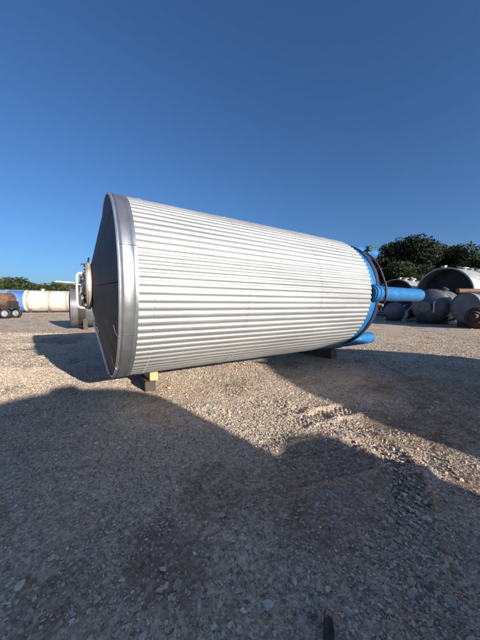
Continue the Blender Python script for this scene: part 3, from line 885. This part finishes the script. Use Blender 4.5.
# behind the camera: the tanks whose shade lies across the foreground
def standing(name, label, perp, along, rad, top, dome, m):
    """upright tank; perp and along are measured across and along the direction of the shade"""
    x = SHX * along - SHY * -perp; y = SHY * along + -SHX * perp
    t = thing(name, label, 'tank', (x, y, 0), 0.4)
    pr = [(0, 0.02), (0, rad), (top - dome, rad)] + [(top - dome + dome * math.sin(q), max(0.02, rad * math.cos(q))) for q in np.linspace(0.05, math.pi / 2, 16)]
    lathe('shell', pr, m, t, 'Z', (0, 0, -0.06), 64)
    lathe('base_ring', [(0, rad + 0.12), (0.12, rad + 0.12), (0.12, rad - 0.05), (0, rad - 0.05)], M['grey_steel'], t, 'Z', (0, 0, -0.04), 64)
    lathe('top_nozzle', [(0, 0.14), (0.06, 0.14), (0.06, 0.02), (0, 0.02)], M['grey_steel'], t, 'Z', (0, 0, top - 0.09), 20)
    for k, (q, f, rr, hh) in enumerate(() if rad < 1 else ((0.3, 0.75, 0.10, 0.16), (1.5, 0.62, 0.16, 0.12), (2.6, 0.8, 0.08, 0.22), (3.9, 0.7, 0.14, 0.14), (5.2, 0.82, 0.07, 0.25))):
        hh *= 0.4  # unseen roof fittings, added to break up the shadow's edge
        zt = top - dome + dome * math.sqrt(1 - f * f) - 0.1
        n = lathe('shadow_edge_nozzle', [(0, rr), (hh, rr), (hh, 0.02), (0, 0.02)], M['grey_steel'], t, 'Z', (rad * f * math.cos(q), rad * f * math.sin(q), zt), 16)
        lathe('flange', [(hh, rr * 1.5), (hh + 0.035, rr * 1.5), (hh + 0.035, 0.02), (hh, 0.02)], M['grey_steel'], n, 'Z', (rad * f * math.cos(q), rad * f * math.sin(q), zt), 16)
    return t
KC = 1 / math.tan(SUN_EL)
DA = 8.0
standing('upright_tank', 'upright silver tank behind the viewer, its domed shade across the foreground', 0.45, -DA, 1.62, (5.15 + DA) / KC, 0.36, M['silver'])
DB = 9.0
standing('upright_tank', 'widest upright silver tank behind the viewer to the right', 6.95, -DB, 3.4, (4.45 + DB) / KC, 1.45, M['silver'])
standing('upright_vessel', 'slim upright grey vessel behind the viewer between two silver tanks', 2.40, -6.0, 0.50, (1.75 + 6.0) / KC, 0.12, M['grey_steel'])

# ------------------------------------------------------------------ trees
def tree_mesh(seed, height, spread, leaves, leaf, m, base=0.18, squash=1.0):
    rg = np.random.default_rng(seed)
    # trunk and limbs
    bm = bmesh.new()
    def limb(p0, p1, r0, r1, seg=7):
        d = (p1 - p0).normalized(); u = d.orthogonal().normalized(); v = d.cross(u)
        ra = [bm.verts.new(p0 + r0 * (math.cos(6.283 * k / seg) * u + math.sin(6.283 * k / seg) * v)) for k in range(seg)]
        rb = [bm.verts.new(p1 + r1 * (math.cos(6.283 * k / seg) * u + math.sin(6.283 * k / seg) * v)) for k in range(seg)]
        for k in range(seg): bm.faces.new((ra[k], ra[(k + 1) % seg], rb[(k + 1) % seg], rb[k]))
    tips = []
    q0 = Vector((0, 0, -0.3)); r = height * 0.028
    for k in range(4):
        q1 = Vector((rg.normal(0, .03) * height, rg.normal(0, .03) * height, height * (0.17 * (k + 1))))
        limb(q0, q1, r, r * 0.75); q0 = q1; r *= 0.75
        for b in range(4 if k else 2):
            a = rg.random() * 6.283
            l = spread * rg.uniform(0.45, 0.95)
            e = q1 + Vector((math.cos(a) * l, math.sin(a) * l, height * rg.uniform(0.04, 0.22)))
            limb(q1, e, r * 0.5, r * 0.15, 5); tips.append(e)
            tips.append(q1.lerp(e, 0.6) + Vector((0, 0, height * 0.05)))
    tips.append(Vector((0, 0, height * 0.86)))
    trunk = bm
    # clumps
    cl = []
    for p in tips:
        cl.append((np.array(p), spread * rg.uniform(0.24, 0.42)))
    for k in range(11):
        a = rg.random() * 6.283; rr = spread * math.sqrt(rg.random()) * 0.92
        hz = height * (base + (0.97 - base) * rg.random() * (1 - 0.45 * (rr / spread) ** 2))
        cl.append((np.array([math.cos(a) * rr, math.sin(a) * rr, hz]), spread * rg.uniform(0.18, 0.36)))
    wts = np.array([c[1] ** 2 for c in cl]); wts /= wts.sum()
    ci = rg.choice(len(cl), leaves, p=wts)
    d = rg.normal(size=(leaves, 3)); d /= np.linalg.norm(d, axis=1)[:, None]
    rad = np.array([cl[i][1] for i in ci]) * (0.45 + 0.75 * rg.random(leaves) ** 0.9)
    P = np.array([cl[i][0] for i in ci]) + d * rad[:, None] * np.array([1, 1, 0.75 * squash])
    P[:, 2] = np.maximum(P[:, 2], height * base * 0.6)
    nrm = d + rg.normal(0, 0.55, (leaves, 3)); nrm /= np.linalg.norm(nrm, axis=1)[:, None]
    u = np.cross(nrm, rg.normal(size=(leaves, 3))); u /= np.linalg.norm(u, axis=1)[:, None]
    v = np.cross(nrm, u)
    s = leaf * rg.uniform(0.5, 1.2, leaves)[:, None]
    V = np.stack([P - u * s, P - v * s * 0.55 + nrm * s * 0.15, P + u * s, P + v * s * 0.55 + nrm * s * 0.15], 1).reshape(-1, 3)
    me = bpy.data.meshes.new('crown')
    F = np.arange(leaves * 4).reshape(-1, 4)
    me.from_pydata(V.tolist(), [], F.tolist())
    me.materials.append(m)
    tm = bpy.data.meshes.new('trunk'); trunk.to_mesh(tm); trunk.free(); tm.materials.append(M['bark'])
    return tm, me

def plant(name, label, meshes, loc, rz, sc, group):
    t = thing(name, label, 'tree', loc, rz, group)
    link('trunk', meshes[0], None, t); link('crown', meshes[1], None, t)
    t.scale = (sc, sc, sc)
    return t
oakA = tree_mesh(1, 11.0, 4.2, 19000, 0.21, M['leaf_dark'])
oakB = tree_mesh(2, 9.0, 4.0, 16000, 0.21, M['leaf_dark'])
oakC = tree_mesh(3, 9.0, 4.4, 16000, 0.21, M['leaf_mid'])
def at(px, d):
    k = ray(px, 305); k = k / k[1]
    x, y = k[0] * d, d
    return (x, y, float(rise(x, y)) - 0.1)
def place_h(px, d, ytop, meshes, h0, label, group, rz):
    x, y, z = at(px, d)
    k = ray(px, ytop); hz = CAMH + k[2] / k[1] * d
    return plant('tree', label, meshes, (x, y, z), rz, (hz - z) / h0, group)
GR = 'dark trees behind the right hand tanks'
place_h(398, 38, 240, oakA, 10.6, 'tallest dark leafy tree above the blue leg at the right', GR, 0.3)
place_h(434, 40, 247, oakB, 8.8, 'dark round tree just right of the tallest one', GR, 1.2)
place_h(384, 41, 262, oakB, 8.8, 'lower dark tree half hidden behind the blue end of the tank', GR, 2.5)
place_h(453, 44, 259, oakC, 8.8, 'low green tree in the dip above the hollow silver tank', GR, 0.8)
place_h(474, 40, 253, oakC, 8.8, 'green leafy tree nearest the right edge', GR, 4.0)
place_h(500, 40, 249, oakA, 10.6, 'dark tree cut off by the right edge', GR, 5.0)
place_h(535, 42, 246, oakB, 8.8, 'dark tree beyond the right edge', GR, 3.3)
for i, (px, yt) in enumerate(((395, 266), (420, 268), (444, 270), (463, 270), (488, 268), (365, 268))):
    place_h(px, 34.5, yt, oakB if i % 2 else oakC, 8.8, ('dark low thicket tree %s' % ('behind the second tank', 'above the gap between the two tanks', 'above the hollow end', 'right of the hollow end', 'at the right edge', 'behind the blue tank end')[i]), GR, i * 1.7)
GL = 'sunny trees beyond the long tank'
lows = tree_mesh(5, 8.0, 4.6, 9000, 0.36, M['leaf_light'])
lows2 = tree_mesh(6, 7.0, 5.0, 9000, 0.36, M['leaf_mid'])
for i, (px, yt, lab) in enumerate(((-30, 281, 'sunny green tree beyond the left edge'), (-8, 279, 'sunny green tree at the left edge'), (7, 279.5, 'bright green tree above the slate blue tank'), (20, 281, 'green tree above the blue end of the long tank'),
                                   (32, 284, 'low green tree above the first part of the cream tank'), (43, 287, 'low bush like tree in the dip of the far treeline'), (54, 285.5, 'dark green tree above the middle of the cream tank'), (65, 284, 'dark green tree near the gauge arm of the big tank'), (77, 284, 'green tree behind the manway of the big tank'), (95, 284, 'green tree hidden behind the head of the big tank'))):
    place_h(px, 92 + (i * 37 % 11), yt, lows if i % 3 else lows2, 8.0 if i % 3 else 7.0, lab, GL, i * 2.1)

# ------------------------------------------------------------------ bigger stones one can pick out, and odd things on the ground
def stone_mesh(seed):
    rg = np.random.default_rng(seed)
    bm = bmesh.new()
    bmesh.ops.create_icosphere(bm, subdivisions=3, radius=1.0)
    dirs = rg.normal(size=(16, 3)); dirs /= np.linalg.norm(dirs, axis=1)[:, None]
    lim = rg.uniform(0.5, 0.8, 16)
    for v in bm.verts:
        c = np.array(v.co)
        for d, l in zip(dirs, lim):
            k = c @ d
            if k > l: c = c - d * (k - l)
        c = c + rg.normal(0, 0.012, 3)
        v.co = Vector(c * np.array([1.1, 0.85, 0.65]))
    me = bpy.data.meshes.new('stone'); bm.to_mesh(me); bm.free()
    me.materials.append(M['grey_stone'] if seed % 2 else M['pale_stone'])
    return me
STONES = [stone_mesh(s) for s in range(5)]
spots = [(268, 607, 5.5, 'white stone low in the middle of the foreground, the largest there'), (163, 571, 3.6, 'pale stone left of centre in the foreground'), (52, 562, 3.6, 'pale stone in the lower left foreground'), (20, 591, 4.4, 'pale stone near the lower left corner'),
         (100, 520, 3.2, 'grey stone in the left foreground'), (47, 541, 3.0, 'grey stone above the lower left corner'), (122, 583, 3.0, 'small light stone in the lower left foreground'), (451, 600, 5.5, 'grey stone in the lower right corner'), (328, 590, 3.2, 'pale stone just above the dark rod'),
         (391, 555, 3.6, 'grey stone left of the deep rut'), (214, 630, 3.6, 'light stone at the bottom edge left of centre'), (428, 572, 4.0, 'grey stone in the right foreground'), (166, 590, 3.4, 'second pale stone left of centre in the foreground'), (445, 472, 3.0, 'tan stone in the sunlit strip at the right'),
         (230, 628, 3.0, 'small light stone at the bottom edge'), (36, 520, 3.0, 'small grey stone at the left'), (270, 582, 3.0, 'small stone above the largest white stone'), (345, 611, 3.2, 'grey stone right of the dark rod')]
for i, (px, py, wpx, lab) in enumerate(spots):
    g = gp(px, py)
    s = 0.8 * wpx * math.hypot(g.length, CAMH) / FPX
    o = bpy.data.objects.new('stone', STONES[[0, 2, 4][i % 3] if ('pale' in lab or 'white' in lab or 'light' in lab) else [1, 3][i % 2]]); C.objects.link(o)
    o.location = (g.x, g.y, tz(g.x, g.y) + s * 0.2)
    o.scale = (s, s, s); o.rotation_euler = (random.uniform(-.3, .3), random.uniform(-.3, .3), random.uniform(0, 6.28))
    tag(o, lab, 'stone', 'larger loose stones')

g = gp(328, 617); g2 = gp(328.5, 660)
t = thing('dark_rod', 'short dark rod with a brown tip lying at the bottom edge', 'rod', (g.x, g.y, tz(g.x, g.y) + 0.03), math.atan2(g2.y - g.y, g2.x - g.x))
lathe('rod_body', [(0.045, 0.02), (0.045, 0.022), (0.06, 0.025), (0.40, 0.027), (0.40, 0.002), (0.045, 0.002)], M['shoe_dark'], t, 'X', (0, 0, 0.004), 20)
tip = lathe('rod_tip', [(0.0, 0.002), (0.0, 0.016), (0.006, 0.022), (0.044, 0.022), (0.044, 0.002)], M['shoe_tip'], t, 'X', (0, 0, 0.004), 20)
lathe('tip_mark', [(0.012, 0.0228), (0.034, 0.0228), (0.034, 0.021), (0.012, 0.021)], M['tan_tip'], tip, 'X', (0, 0, 0.004), 10, math.radians(70), math.radians(150))
